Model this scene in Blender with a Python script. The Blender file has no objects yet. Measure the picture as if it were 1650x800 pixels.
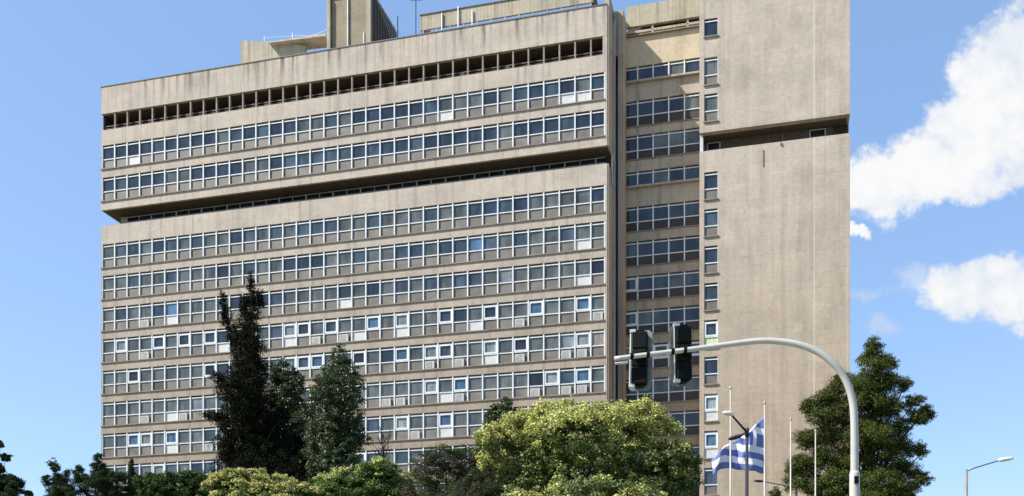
import bpy, bmesh, math, random
import numpy as np
from mathutils import Vector, Matrix
random.seed(7)
scene = bpy.context.scene
COL = scene.collection
EYE = 1.6
F = 1650.0; HZ = 1076.0; CX = 825.0          # focal length and horizon of the photograph, in its pixels

def at(x, y, Y):                              # the point seen at pixel (x, y) at depth Y
    return Vector(((x-CX)/F*Y, Y, EYE+(HZ-y)/F*Y))

# ------------------------------------------------------------------ materials
def newmat(name):
    m = bpy.data.materials.new(name); m.use_nodes = True
    nt = m.node_tree; nt.nodes.clear()
    out = nt.nodes.new('ShaderNodeOutputMaterial')
    return m, nt, out
def N(nt, typ, **kw):
    n = nt.nodes.new(typ)
    for k, v in kw.items():
        if k in ('inp',):
            for a, b in v.items(): n.inputs[a].default_value = b
        else: setattr(n, k, v)
    return n
def ramp(nt, src, stops):
    r = nt.nodes.new('ShaderNodeValToRGB'); nt.links.new(src, r.inputs[0])
    el = r.color_ramp.elements
    while len(el) > 1: el.remove(el[-1])
    el[0].position = stops[0][0]; el[0].color = (*stops[0][1], 1)
    for p, c in stops[1:]:
        e = el.new(p); e.color = (*c, 1)
    return r
def mixc(nt, a, b, fac, mode='MIX'):
    m = nt.nodes.new('ShaderNodeMix'); m.data_type = 'RGBA'; m.blend_type = mode
    for s, i in ((fac, 0), (a, 6), (b, 7)):
        if hasattr(s, 'is_output'): nt.links.new(s, m.inputs[i])
        elif isinstance(s, (int, float)): m.inputs[i].default_value = s
        else: m.inputs[i].default_value = (*s, 1)
    return m.outputs[2]
def simple(name, col, rough=.6, metal=0, spec=.5, var=.12, scale=3):
    m, nt, out = newmat(name)
    b = N(nt, 'ShaderNodeBsdfPrincipled'); nt.links.new(b.outputs[0], out.inputs[0])
    g = N(nt, 'ShaderNodeNewGeometry')
    no = N(nt, 'ShaderNodeTexNoise', inp={'Scale': scale, 'Detail': 5}); nt.links.new(g.outputs['Position'], no.inputs['Vector'])
    lo = tuple(c*(1-var*1.5) for c in col); hi = tuple(min(1, c*(1+var)) for c in col)
    r = ramp(nt, no.outputs[0], [(.3, lo), (.7, hi)])
    nt.links.new(r.outputs[0], b.inputs['Base Color'])
    b.inputs['Roughness'].default_value = rough; b.inputs['Metallic'].default_value = metal
    b.inputs['Specular IOR Level'].default_value = spec
    return m

def concrete(name, base, warm, streak=.5, courses=False, top=None, lowshift=None, light_lines=False, ribs=0):
    """board-marked weathered concrete; object coordinates are u (along), w (out), z (up)"""
    m, nt, out = newmat(name); L = nt.links.new
    b = N(nt, 'ShaderNodeBsdfPrincipled'); L(b.outputs[0], out.inputs[0])
    tc = N(nt, 'ShaderNodeTexCoord'); o = tc.outputs['Object']
    def mp(sc, loc=(0, 0, 0)):
        n = N(nt, 'ShaderNodeMapping'); n.inputs['Scale'].default_value = sc; n.inputs['Location'].default_value = loc
        L(o, n.inputs[0]); return n.outputs[0]
    def noise(sc, detail=5, rough=.55, s=1.0, loc=(0, 0, 0)):
        n = N(nt, 'ShaderNodeTexNoise', inp={'Scale': s, 'Detail': detail, 'Roughness': rough}); L(mp(sc, loc), n.inputs['Vector']); return n.outputs[0]
    big = noise((.18, .18, .25), 4)
    c = ramp(nt, big, [(.3, tuple(x*.86 for x in base)), (.5, base), (.72, warm)]).outputs[0]
    if lowshift:                                  # colour multiplied darker and browner towards the lower storeys
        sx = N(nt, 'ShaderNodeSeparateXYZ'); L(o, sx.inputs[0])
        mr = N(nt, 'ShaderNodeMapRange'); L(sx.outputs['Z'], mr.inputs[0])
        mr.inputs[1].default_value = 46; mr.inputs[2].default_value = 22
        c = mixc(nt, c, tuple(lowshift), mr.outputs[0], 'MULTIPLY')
    fine = noise((3.0, 3.0, 3.0), 8, .7)
    c = mixc(nt, c, ramp(nt, fine, [(.3, (.80, .80, .79)), (.5, (.98, .98, .98)), (.7, (1.1, 1.09, 1.08))]).outputs[0], .8, 'MULTIPLY')
    mid = noise((.9, .9, .35), 5, .6)
    c = mixc(nt, c, ramp(nt, mid, [(.32, (.84, .81, .78)), (.5, (1, 1, 1)), (.68, (1.06, 1.05, 1.02))]).outputs[0], .7, 'MULTIPLY')
    if courses:
        wv = N(nt, 'ShaderNodeTexWave', wave_type='BANDS', bands_direction='Z', inp={'Scale': 1.6, 'Distortion': 1.2, 'Detail': 3, 'Detail Scale': 1.3})
        L(mp((.15, .15, 1)), wv.inputs['Vector'])
        c = mixc(nt, c, ramp(nt, wv.outputs[0], [(0, (.87, .86, .85)), (.35, (1, 1, 1)), (1, (1.04, 1.04, 1.03))]).outputs[0], .55, 'MULTIPLY')
    if ribs:
        wv = N(nt, 'ShaderNodeTexWave', wave_type='BANDS', bands_direction='X', inp={'Scale': ribs, 'Distortion': .6, 'Detail': 2})
        L(mp((1, .2, .12)), wv.inputs['Vector'])
        c = mixc(nt, c, ramp(nt, wv.outputs[0], [(0, (.8, .8, .8)), (.4, (1, 1, 1))]).outputs[0], .6, 'MULTIPLY')
    if light_lines:                               # pale vertical pour joints
        sx2 = N(nt, 'ShaderNodeSeparateXYZ'); L(o, sx2.inputs[0])
        md = N(nt, 'ShaderNodeMath', operation='MODULO'); L(sx2.outputs['X'], md.inputs[0]); md.inputs[1].default_value = 1.61
        lt = N(nt, 'ShaderNodeMath', operation='LESS_THAN'); L(md.outputs[0], lt.inputs[0]); lt.inputs[1].default_value = .085
        ns = noise((.6, .2, .07), 3)
        mm = N(nt, 'ShaderNodeMath', operation='MULTIPLY'); L(lt.outputs[0], mm.inputs[0]); L(ramp(nt, ns, [(.45, (0, 0, 0)), (.75, (.5, .5, .5))]).outputs[0], mm.inputs[1])
        c = mixc(nt, c, (.55, .50, .43), mm.outputs[0])
        br = N(nt, 'ShaderNodeTexBrick'); br.offset = 0; br.inputs['Scale'].default_value = 1; br.inputs['Brick Width'].default_value = 2.12; br.inputs['Row Height'].default_value = 1.64
        br.inputs['Mortar Size'].default_value = .018; br.inputs['Mortar Smooth'].default_value = .3
        br.inputs['Color1'].default_value = (.97, .97, .97, 1); br.inputs['Color2'].default_value = (1.04, 1.035, 1.02, 1); br.inputs['Mortar'].default_value = (.80, .79, .77, 1)
        sw_ = N(nt, 'ShaderNodeCombineXYZ'); L(sx2.outputs['X'], sw_.inputs[0]); L(sx2.outputs['Z'], sw_.inputs[1]); L(sw_.outputs[0], br.inputs['Vector'])
        c = mixc(nt, c, br.outputs[0], .75, 'MULTIPLY')
        st2 = noise((1.1, 1, .035), 6, .7, loc=(2, 0, 0))
        c = mixc(nt, c, ramp(nt, st2, [(.3, (.86, .84, .82)), (.48, (1, 1, 1)), (.7, (1.05, 1.05, 1.04))]).outputs[0], .8, 'MULTIPLY')
        # one long painted-over joint near the right end
        sb = N(nt, 'ShaderNodeMath', operation='SUBTRACT'); L(sx2.outputs['X'], sb.inputs[0]); sb.inputs[1].default_value = 18.25
        ab = N(nt, 'ShaderNodeMath', operation='ABSOLUTE'); L(sb.outputs[0], ab.inputs[0])
        l2 = N(nt, 'ShaderNodeMath', operation='LESS_THAN'); L(ab.outputs[0], l2.inputs[0]); l2.inputs[1].default_value = .07
        m3 = N(nt, 'ShaderNodeMath', operation='MULTIPLY'); L(l2.outputs[0], m3.inputs[0]); m3.inputs[1].default_value = .35
        c = mixc(nt, c, (.60, .55, .48), m3.outputs[0])
    ru = noise((.75, .75, 1.1), 3, .5, loc=(9, 3, 1))
    c = mixc(nt, c, (.34, .20, .12), ramp(nt, ru, [(.69, (0, 0, 0)), (.76, (.45, .45, .45))]).outputs[0])
    pt = noise((.5, .5, .9), 2, .4, loc=(1, 7, 4))
    c = mixc(nt, c, ramp(nt, pt, [(.60, (1, 1, 1)), (.63, (1.12, 1.11, 1.09))]).outputs[0], .6, 'MULTIPLY')
    if streak:                                    # rain streaks, stronger under the coping
        st = noise((1.5, 1.0, .06), 5, .65)
        f = ramp(nt, st, [(.52, (0, 0, 0)), (.66, (1, 1, 1))]).outputs[0]
        if top is not None:
            sx = N(nt, 'ShaderNodeSeparateXYZ'); L(o, sx.inputs[0])
            wob = noise((1.1, 1, .02), 3, .6, loc=(5, 0, 0))
            ma = N(nt, 'ShaderNodeMath', operation='MULTIPLY_ADD'); L(wob, ma.inputs[0]); ma.inputs[1].default_value = 3.4; L(sx.outputs['Z'], ma.inputs[2])
            mr = N(nt, 'ShaderNodeMapRange'); L(ma.outputs[0], mr.inputs[0])
            mr.inputs[1].default_value = top-.5; mr.inputs[2].default_value = top+1.9
            mu = N(nt, 'ShaderNodeMath', operation='MULTIPLY'); L(f, mu.inputs[0]); L(mr.outputs[0], mu.inputs[1]); f = mu.outputs[0]
        ms = N(nt, 'ShaderNodeMath', operation='MULTIPLY'); L(f, ms.inputs[0]); ms.inputs[1].default_value = streak
        c = mixc(nt, c, (.13, .105, .085), ms.outputs[0])
    L(c, b.inputs['Base Color']); b.inputs['Roughness'].default_value = .9; b.inputs['Specular IOR Level'].default_value = .2
    bp = N(nt, 'ShaderNodeBump', inp={'Strength': .35, 'Distance': .03}); L(fine, bp.inputs['Height']); L(bp.outputs[0], b.inputs['Normal'])
    return m

BASE = (.438, .382, .325); WARM = (.465, .398, .332)
M = {}
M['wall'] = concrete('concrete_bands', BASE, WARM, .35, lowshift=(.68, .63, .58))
M['parapet'] = concrete('concrete_parapet', BASE, WARM, .95, top=61.6, ribs=.35)
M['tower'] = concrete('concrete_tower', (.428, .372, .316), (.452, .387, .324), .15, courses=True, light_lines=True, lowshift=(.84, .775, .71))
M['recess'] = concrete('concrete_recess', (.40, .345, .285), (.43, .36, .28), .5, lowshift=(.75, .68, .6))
M['midtop'] = concrete('concrete_middle_top', (.50, .425, .315), (.53, .44, .31), .15)
M['masonry'] = concrete('brown_block_masonry', (.27, .225, .165), (.31, .25, .17), .3, courses=True)
M['roofbox'] = concrete('concrete_rooftop', (.40, .36, .28), (.44, .38, .28), .55, ribs=.9)
M['soffit'] = simple('soffit_shade_concrete', (.085, .066, .052), .9, var=.2)  # concrete darkened so its colour holds the shade of soffits, slots and side faces
M['lip'] = simple('sill_concrete', (.23, .185, .15), .9, var=.2, scale=1)
M['post'] = simple('brown_post_concrete', (.26, .19, .155), .8, var=.25)
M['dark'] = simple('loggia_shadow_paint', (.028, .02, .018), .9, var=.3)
M['white'] = simple('white_aluminium', (.60, .62, .645), .45, var=.08)
M['greyalu'] = simple('grey_aluminium', (.36, .38, .40), .5, var=.12)
M['panel'] = simple('brown_grey_panel', (.135, .118, .10), .6, var=.25, scale=.7)
M['panel_dark'] = simple('dark_panel', (.035, .026, .025), .6, var=.25, scale=.7)  # near-black; in the recessed section the panels' shade is put into this colour
M['panel_white'] = simple('white_panel', (.50, .495, .48), .6, var=.08)
M['panel_green'] = simple('pale_green_panel', (.50, .55, .32), .6, var=.08)
M['acbody'] = simple('ac_casing', (.42, .41, .38), .5, var=.08)
M['grille'] = simple('ac_grille', (.30, .30, .29), .5)
M['flash'] = simple('coping_metal', (.09, .085, .09), .6)
M['galv'] = simple('painted_pole', (.36, .37, .33), .45, var=.06)
M['lampgrey'] = simple('lamp_pole_grey', (.20, .21, .22), .5, metal=.2, var=.08)
M['lampdark'] = simple('lamp_pole_dark', (.028, .028, .032), .75, spec=.2, var=.1)
M['lens'] = simple('lamp_lens', (.65, .66, .62), .25, var=.05)
M['signal'] = simple('signal_black', (.004, .006, .005), .7, spec=.1, var=.1)
M['board'] = simple('signal_backboard', (.16, .19, .155), .5, var=.15, scale=6)
M['steel'] = simple('bracket_steel', (.5, .5, .47), .4, metal=.5, var=.1)
M['flagpole'] = simple('flagpole_white', (.36, .345, .32), .4, var=.05)
M['fblue'] = simple('flag_blue', (.095, .14, .36), .8, var=.1)
M['fwhite'] = simple('flag_white', (.62, .62, .68), .8, var=.04)
M['bark'] = simple('bark', (.10, .075, .055), .95, var=.35, scale=9)
M['asphalt'] = simple('asphalt', (.05, .05, .052), .9, var=.25, scale=8)
M['paving'] = simple('paving', (.30, .28, .25), .9, var=.15, scale=5)
M['kerb'] = simple('kerb_stone', (.38, .37, .34), .9, var=.1)
M['paint'] = simple('road_paint', (.75, .75, .72), .7, var=.08)

def ground_mat():
    m, nt, out = newmat('dry_grass_ground')
    b = N(nt, 'ShaderNodeBsdfPrincipled'); nt.links.new(b.outputs[0], out.inputs[0])
    g = N(nt, 'ShaderNodeNewGeometry')
    no = N(nt, 'ShaderNodeTexNoise', inp={'Scale': .25, 'Detail': 9}); nt.links.new(g.outputs['Position'], no.inputs['Vector'])
    r = ramp(nt, no.outputs[0], [(.3, (.045, .07, .02)), (.5, (.10, .11, .045)), (.7, (.22, .18, .11))])
    nt.links.new(r.outputs[0], b.inputs['Base Color']); b.inputs['Roughness'].default_value = 1
    return m
M['ground'] = ground_mat()

def glass(name, col, spec=.5, rough=.06, blind=False):
    m, nt, out = newmat(name); L = nt.links.new
    b = N(nt, 'ShaderNodeBsdfPrincipled'); L(b.outputs[0], out.inputs[0])
    g = N(nt, 'ShaderNodeNewGeometry')
    mp = N(nt, 'ShaderNodeMapping'); L(g.outputs['Position'], mp.inputs[0]); mp.inputs['Scale'].default_value = (1, 1, .5)
    no = N(nt, 'ShaderNodeTexNoise', inp={'Scale': .8, 'Detail': 4}); L(mp.outputs[0], no.inputs['Vector'])
    c = ramp(nt, no.outputs[0], [(.3, tuple(x*.5 for x in col)), (.5, col), (.7, tuple(x*1.7 for x in col))]).outputs[0]
    if blind:
        wv = N(nt, 'ShaderNodeTexWave', wave_type='BANDS', bands_direction='X', inp={'Scale': 2.2, 'Distortion': 2.5, 'Detail': 2})
        L(g.outputs['Position'], wv.inputs['Vector'])
        c = mixc(nt, c, ramp(nt, wv.outputs[0], [(0, (.6, .6, .6)), (1, (1.25, 1.22, 1.2))]).outputs[0], .8, 'MULTIPLY')
    L(c, b.inputs['Base Color']); b.inputs['Roughness'].default_value = rough; b.inputs['Specular IOR Level'].default_value = spec
    return m
GL = [glass('glass_navy', (.022, .034, .050)), glass('glass_blue', (.040, .060, .078)), glass('glass_grey_green', (.078, .090, .086)),
      glass('glass_grey', (.095, .102, .10), blind=True), glass('glass_dark', (.016, .018, .026)), glass('glass_bright_blue', (.05, .10, .17)),
      glass('glass_pale_curtain', (.17, .195, .21), blind=True), glass('glass_beige_blind', (.24, .21, .16), blind=True)]

# ------------------------------------------------------------------ object helpers
def tag(o, label=None, cat=None, group=None, kind=None):
    if label: o['label'] = label
    if cat: o['category'] = cat
    if group: o['group'] = group
    if kind: o['kind'] = kind
    return o
def empty(name, loc=(0, 0, 0), rz=0):
    o = bpy.data.objects.new(name, None); COL.objects.link(o); o.location = loc; o.rotation_euler = (0, 0, rz); o.empty_display_size = .5
    return o
class MB:
    def __init__(s): s.v = []; s.f = []; s.m = []; s.mats = []
    def mi(s, m):
        if m not in s.mats: s.mats.append(m)
        return s.mats.index(m)
    def box(s, x0, x1, y0, y1, z0, z1, m):
        i = len(s.v); k = s.mi(m)
        if x0 > x1: x0, x1 = x1, x0
        if y0 > y1: y0, y1 = y1, y0
        if z0 > z1: z0, z1 = z1, z0
        s.v += [(x0, y0, z0), (x1, y0, z0), (x1, y1, z0), (x0, y1, z0), (x0, y0, z1), (x1, y0, z1), (x1, y1, z1), (x0, y1, z1)]
        s.f += [(i, i+3, i+2, i+1), (i+4, i+5, i+6, i+7), (i, i+1, i+5, i+4), (i+1, i+2, i+6, i+5), (i+2, i+3, i+7, i+6), (i+3, i, i+4, i+7)]
        s.m += [k]*6; return s
    def quad(s, a, b, c, d, m):
        i = len(s.v); s.v += [tuple(a), tuple(b), tuple(c), tuple(d)]; s.f.append((i, i+1, i+2, i+3)); s.m.append(s.mi(m)); return s
    def prism(s, pts, y0, y1, m):                      # outline in x,z pushed from y0 to y1
        i = len(s.v); n = len(pts); k = s.mi(m)
        s.v += [(p[0], y0, p[1]) for p in pts]+[(p[0], y1, p[1]) for p in pts]
        s.f += [tuple(range(i, i+n)), tuple(range(i+2*n-1, i+n-1, -1))]; s.m += [k, k]
        for j in range(n):
            q = (j+1) % n; s.f.append((i+q, i+j, i+n+j, i+n+q)); s.m.append(k)
        return s
    def tube(s, pts, radii, m, n=10, cap=True):
        k = s.mi(m); pts = [Vector(p) for p in pts]
        if not hasattr(radii, '__len__'): radii = [radii]*len(pts)
        base = len(s.v); up = None
        for j, p in enumerate(pts):
            t = (pts[min(j+1, len(pts)-1)]-pts[max(j-1, 0)]).normalized()
            if up is None: up = t.orthogonal().normalized()
            up = (up-t*up.dot(t)).normalized(); sd = t.cross(up)
            for a in range(n):
                an = 2*math.pi*a/n
                s.v.append(tuple(p+(up*math.cos(an)+sd*math.sin(an))*radii[j]))
        for j in range(len(pts)-1):
            for a in range(n):
                b = (a+1) % n
                s.f.append((base+j*n+a, base+j*n+b, base+(j+1)*n+b, base+(j+1)*n+a)); s.m.append(k)
        if cap:
            s.f.append(tuple(base+a for a in range(n))[::-1]); s.m.append(k)
            e = base+(len(pts)-1)*n; s.f.append(tuple(e+a for a in range(n))); s.m.append(k)
        return s
    def data(s, name, smooth=False):
        me = bpy.data.meshes.new(name); me.from_pydata(s.v, [], s.f)
        for m in s.mats: me.materials.append(m)
        me.polygons.foreach_set('material_index', s.m)
        if smooth: me.polygons.foreach_set('use_smooth', [True]*len(s.f))
        me.update(); return me
    def build(s, name, parent=None, smooth=False, bevel=0, loc=None):
        me = s.data(name, smooth)
        return link(name, me, parent, loc, bevel)
def link(name, me, parent=None, loc=None, bevel=0):
    o = bpy.data.objects.new(name, me); COL.objects.link(o)
    if parent: o.parent = parent
    if loc is not None: o.location = loc
    if bevel:
        b = o.modifiers.new('bevel', 'BEVEL'); b.width = bevel; b.segments = 2; b.limit_method = 'ANGLE'
    return o
def smooth_angle(o):
    for p in o.data.polygons: p.use_smooth = len(p.vertices) == 4

# ------------------------------------------------------------------ the building
# local frame: x = u along the facade (0 at the right end of the long wing), y = -w (into the building), z = height
EU = Vector((.96797, -.25105, 0)); 
ANG = math.atan2(EU.y, EU.x)
P0 = at(975, HZ, 93.15); P0.z = 0
B = empty('office_building', P0, ANG)
tag(B, 'huge beige concrete office block with long ribbon windows and a blank right tower', 'building')
H = lambda z: z+EYE                       # measured above eye level
BAY = 1.469; UL = -52.74; DEPTH = 15.0
SILL = [51.77, 48.43]+[41.50-3.28*i for i in range(12)]     # window rows, top to bottom
WH = 2.43; TR = .97
RW = .17                                   # glazing set back from the wall face
TOPW = 60.3

def part(name, mat_boxes, bevel=0):
    if name in ('corner_wall', 'tower_window_bay_wall', 'loggia_end_wall', 'side_wall', 'tower_right_wall', 'tower_left_wall') and len(mat_boxes) > 1:
        for bx in mat_boxes: o = MB().box(*bx).build(name, B)
        return o
    mb = MB()
    for bx in mat_boxes: mb.box(*bx)
    return mb.build(name, B, bevel=bevel)
# core masses behind glazing (w = -RW-.12)
u0, u1 = UL-.12, .18
gy = RW+.10                                # y of the solid core face behind the windows
core = MB()
core.box(u0+.05, u1-.02, gy, 3.6, 0, H(45.6), M['dark'])
core.box(u0+.05, u1-.02, gy, 3.6, H(47.62), H(55.6), M['dark'])
core.box(u0+.05, 8.4, 5.35, DEPTH, 0, H(60.0), M['wall'])
core.box(u0+.05, u1-.02, 3.6, 5.35, 0, H(45.55), M['wall'])
core.box(u0+.05, u1-.02, 3.6, 5.35, H(47.62), H(60.0), M['wall'])
core.build('core_wall', B)
# bands between the window rows
edges = []
tops = [s+WH for s in SILL]
part('roof_parapet', [(u0, u1, 0, .35, H(57.5), H(TOPW), M['parapet'])])
part('coping', [(u0-.05, u1+.02, -.05, .42, H(TOPW)+.002, H(TOPW)+.09, M['flash'])])
part('wall_band', [(u0, u1, 0, gy, H(tops[0]), H(55.8), M['wall'])])
part('wall_band', [(u0, u1, 0, gy, H(tops[1]), H(SILL[0])-.1, M['wall'])])
part('wall_band', [(u0, u1, 0, gy, H(47.5), H(SILL[1])-.1, M['wall'])])
part('wall_band', [(u0, u1, 0, gy, H(tops[2]), H(45.85), M['wall'])])
for i in range(3, len(SILL)):
    part('wall_band', [(u0, u1, 0, gy, H(tops[i]), H(SILL[i-1])-.1, M['wall'])])
part('wall_band', [(u0, u1, 0, gy, 0, H(SILL[-1])-.1, M['wall'])])
for s in SILL:
    part('window_sill', [(u0-.02, -.02, -.09, gy-.02, H(s)-.098, H(s)-.002, M['lip'])])
# end strips of wall left and right of the ribbons
for a, b_, nm in ((u0, UL, 'corner_wall'), (-.0, u1, 'corner_wall')):
    part(nm, [(a+.003, b_-.003, .003, gy, H(s)-.1, H(s+WH), M['wall']) for s in SILL])
# right end wall of the long wing, seen from the side
part('side_wall', [(u1+.004, u1+.12, .05, 3.6, 0, H(45.85), M['recess']), (u1+.004, u1+.12, .05, 3.6, H(47.5), H(TOPW)-.01, M['recess'])])
part('side_wall', [(u0-.0, u0+.045, gy+.004, DEPTH, 0, H(45.85), M['wall']), (u0-.0, u0+.045, gy+.004, DEPTH, H(47.5), H(TOPW)-.01, M['wall'])])
part('back_wall', [(u0, 21.2, DEPTH+.004, DEPTH+.3, 0, H(60.2), M['wall'])])
part('flat_roof', [(u0+.06, u1-.04, .36, DEPTH, H(59.4), H(59.7), M['roofbox'])])
# loggia under the roof
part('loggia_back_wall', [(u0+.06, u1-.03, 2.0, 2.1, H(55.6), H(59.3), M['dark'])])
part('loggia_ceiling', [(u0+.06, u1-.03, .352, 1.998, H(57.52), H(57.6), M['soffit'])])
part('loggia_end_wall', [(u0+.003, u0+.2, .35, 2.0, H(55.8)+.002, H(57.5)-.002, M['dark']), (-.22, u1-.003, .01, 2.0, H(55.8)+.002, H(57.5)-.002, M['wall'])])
pm = MB().box(-.07, .07, .06, .30, H(55.8)+.003, H(57.5)-.003, M['post']).data('post')
for k in range(1, 36):
    link('loggia_post', pm, B, (UL+k*BAY, 0, 0))
rl = MB()
rl.box(u0+.2, -.22, .42, .46, H(56.35), H(56.41), M['panel']); rl.box(u0+.2, -.22, .42, .46, H(56.12), H(56.15), M['panel'])
for k in range(0, 73): rl.box(UL+k*BAY/2+.3, UL+k*BAY/2+.34, .43, .45, H(55.82), H(56.35), M['dark'])
rl.build('loggia_railing', B)
cl = MB()
for k in range(36):                            # things kept on the loggia: plant boxes and blinds seen as faint shapes
    if random.random() < .45:
        a = UL+k*BAY+random.uniform(.2, .7); cl.box(a, a+random.uniform(.25, .6), 1.2, 1.6, H(55.7), H(random.uniform(56.2, 56.9)), random.choice([M['greyalu'], M['post'], M['panel']]))
cl.build('stored_panels', B)
# the open service storey (deep shaded slot that wraps round the left end)
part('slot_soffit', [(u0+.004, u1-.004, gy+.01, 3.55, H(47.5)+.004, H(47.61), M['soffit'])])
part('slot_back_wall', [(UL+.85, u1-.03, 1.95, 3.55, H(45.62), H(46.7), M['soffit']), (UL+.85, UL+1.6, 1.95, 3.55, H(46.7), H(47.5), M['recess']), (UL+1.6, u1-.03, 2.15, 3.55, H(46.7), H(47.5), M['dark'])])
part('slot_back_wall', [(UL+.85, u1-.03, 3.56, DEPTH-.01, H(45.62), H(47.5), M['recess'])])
sw = MB()
sw.box(UL+1.6, -.3, 1.90, 1.94, H(47.34), H(47.42), M['greyalu']); sw.box(UL+1.6, -.3, 1.90, 1.94, H(46.80), H(46.92), M['greyalu'])
for k in range(0, 36):
    a = UL+1.6+k*BAY
    wd = .06 if k % 2 else .13
    if a < -.3: sw.box(a-wd/2, a+wd/2, 1.895, 1.95, H(46.921), H(47.339), M['greyalu'])
sw.build('slot_window_frame', B)
part('slot_window_pane', [(UL+1.6, -.3, 2.0, 2.02, H(46.75), H(47.42), GL[4])])


# ---- windows: frame + pane + lower panel, shared meshes by kind
def frame_mesh(mb, a, z, w, h, tr, style, y=0, wl=.12):
    """a: left mullion centre; z: sill height"""
    fm = M['white']
    mb.box(a-wl/2, a+wl/2, y+.015, y+RW-.01, z, z+h-.03, fm)                       # mullion
    mb.box(a+wl/2, a+w-wl/2, y+.075, y+RW-.02, z+h-.26, z+h-.17, fm)               # head rail
    if tr:
        mb.box(a+wl/2, a+w-wl/2, y+.06, y+RW-.02, z+tr-.045, z+tr+.045, fm)
    if style == 'casement':
        t = z+(tr if tr else 0)+.05; e = z+h-.17; q = .15
        mb.box(a+wl/2+.002, a+wl/2+q, y+.05, y+RW-.012, t, e, fm); mb.box(a+w-wl/2-q, a+w-wl/2-.002, y+.05, y+RW-.012, t, e, fm)
        mb.box(a+wl/2+q, a+w-wl/2-q, y+.05, y+RW-.012, e-.16, e-.001, fm); mb.box(a+wl/2+q, a+w-wl/2-q, y+.05, y+RW-.012, t, t+.14, fm)
def pane_mesh(mb, a, z, w, h, tr, g, y=0):
    mb.box(a+.04, a+w-.04, y+RW-.018, y+RW+.01, z+(tr if tr else .04), z+h-.02, g)
def panel_mesh(mb, a, z, w, tr, m, y=0):
    if not tr: return
    mb.box(a+.04, a+w-.04, y+RW-.05, y+RW+.012, z+.003, z+tr-.046, m)
    if m in (M['panel'], M['panel_dark']): mb.box(a+.061, a+w-.061, y+.07, y+RW-.052, z+.003, z+.05, M['lip'])
def ac_mesh(mb, a, z, y=0):
    mb.box(a+.2, a+1.12, y-.06, y+.10, z+.02, z+.74, M['acbody'])
    mb.box(a+.28, a+.86, y-.07, y-.061, z+.10, z+.66, M['grille'])
    for j in range(5): mb.box(a+.28, a+.86, y-.078, y-.071, z+.14+j*.11, z+.17+j*.11, M['acbody'])
# what the photo shows of single bays: row -> {bay: (style, glass, panel, ac)}
def bay_of(x): return int((1/5701.-1/(x+5537.))/6.08e-7)
SP = {}
def sp(row, x, style=None, g=None, p=None, ac=False): SP[(row, bay_of(x))] = (style, g, p, ac)
for x in (214, 716, 912, 936): sp(0, x, p='panel_white')
sp(0, 214, g=4, p='panel_white')
sp(3, 936, p='panel_white'); sp(3, 764, g=5); sp(3, 612, g=3)
sp(4, 553, p='panel_white'); sp(4, 936, p='panel_white'); sp(4, 232, p='panel', ac=True, g=3); sp(4, 274, p='panel_white', g=5); sp(4, 962, g=4); sp(4, 811, g=6)
for x in (192, 253, 294, 336, 487, 531, 599, 715, 786, 861, 934): sp(5, x, 'casement', g=random.choice([1, 5, 0]))
sp(5, 192, 'casement', g=6); sp(5, 465, 'casement', g=6, p='panel_white'); sp(5, 644, 'casement', g=6, p='panel_white'); sp(5, 232, ac=True); sp(5, 506, ac=True); sp(5, 553, ac=True); sp(5, 580, p='panel_white'); sp(5, 763, p='panel_white'); sp(5, 835, ac=True); sp(5, 960, ac=True); sp(5, 350, p='panel_white')
for x in (212, 336, 487, 508, 577, 645, 718): sp(6, x, 'casement', g=random.choice([1, 5, 4]))
sp(6, 212, 'casement', g=4); sp(6, 336, 'casement', g=4); sp(6, 253, p='panel_dark'); sp(6, 466, 'casement', g=6, p='panel_white'); sp(6, 692, 'casement', g=6, ac=True); sp(6, 786, 'casement', g=6, p='panel_white'); sp(6, 836, 'casement', g=4, ac=True); sp(6, 934, 'casement', g=6, ac=True); sp(6, 910, g=6, ac=True); sp(6, 961, g=7); sp(6, 738, ac=True); sp(6, 885, g=3)
sp(7, 315, g=6); sp(7, 232, ac=True); sp(7, 273, p='panel_white'); sp(7, 295, ac=True); sp(7, 618, ac=True); sp(7, 643, ac=True); sp(7, 690, 'casement', g=6); sp(7, 713, p='panel_white'); sp(7, 740, 'casement', g=5, ac=True); sp(7, 860, g=4, ac=True); sp(7, 886, 'casement', g=6); sp(7, 911, ac=True); sp(7, 936, 'casement', g=5, ac=True)
sp(8, 212, 'casement', g=5); sp(8, 232, 'casement', g=6); sp(8, 272, 'casement', g=5, p='panel_white'); sp(8, 336, ac=True); sp(8, 645, 'casement', g=6); sp(8, 716, 'casement', g=5, p='panel_white'); sp(8, 664, ac=True)
sp(9, 253, 'casement', g=6); sp(9, 575, 'casement', g=1)
rng = random.Random(3)
def pick(row, g):
    if g is not None: return g
    r = rng.random()
    if row < 2: return 0 if r < .5 else 1 if r < .85 else 2
    if row < 5: return 0 if r < .15 else 1 if r < .40 else 2 if r < .80 else 3
    return 1 if r < .10 else 2 if r < .58 else 3 if r < .93 else 0
cache = {}
def inst(name, key, fn, parent, loc):
    if key not in cache:
        mb = MB(); fn(mb); cache[key] = mb.data(name)
    return link(name, cache[key], parent, loc)
def window(a, z, w, h, tr, style, g, p, y):
    """an individual window: part 'window' (frame) with sub-parts pane and panel"""
    f = inst('window', ('f', w, h, tr, style), lambda mb: frame_mesh(mb, 0, 0, w, h, tr, style), B, (a, y, z))
    inst('pane', ('g', w, h, tr, g), lambda mb: pane_mesh(mb, 0, 0, w, h, tr, GL[g]), f, (0, 0, 0))
    if tr: inst('panel', ('p', w, tr, p), lambda mb: panel_mesh(mb, 0, 0, w, tr, M[p]), f, (0, 0, 0))
    return f
rest = MB(); n_ind = 0
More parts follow.
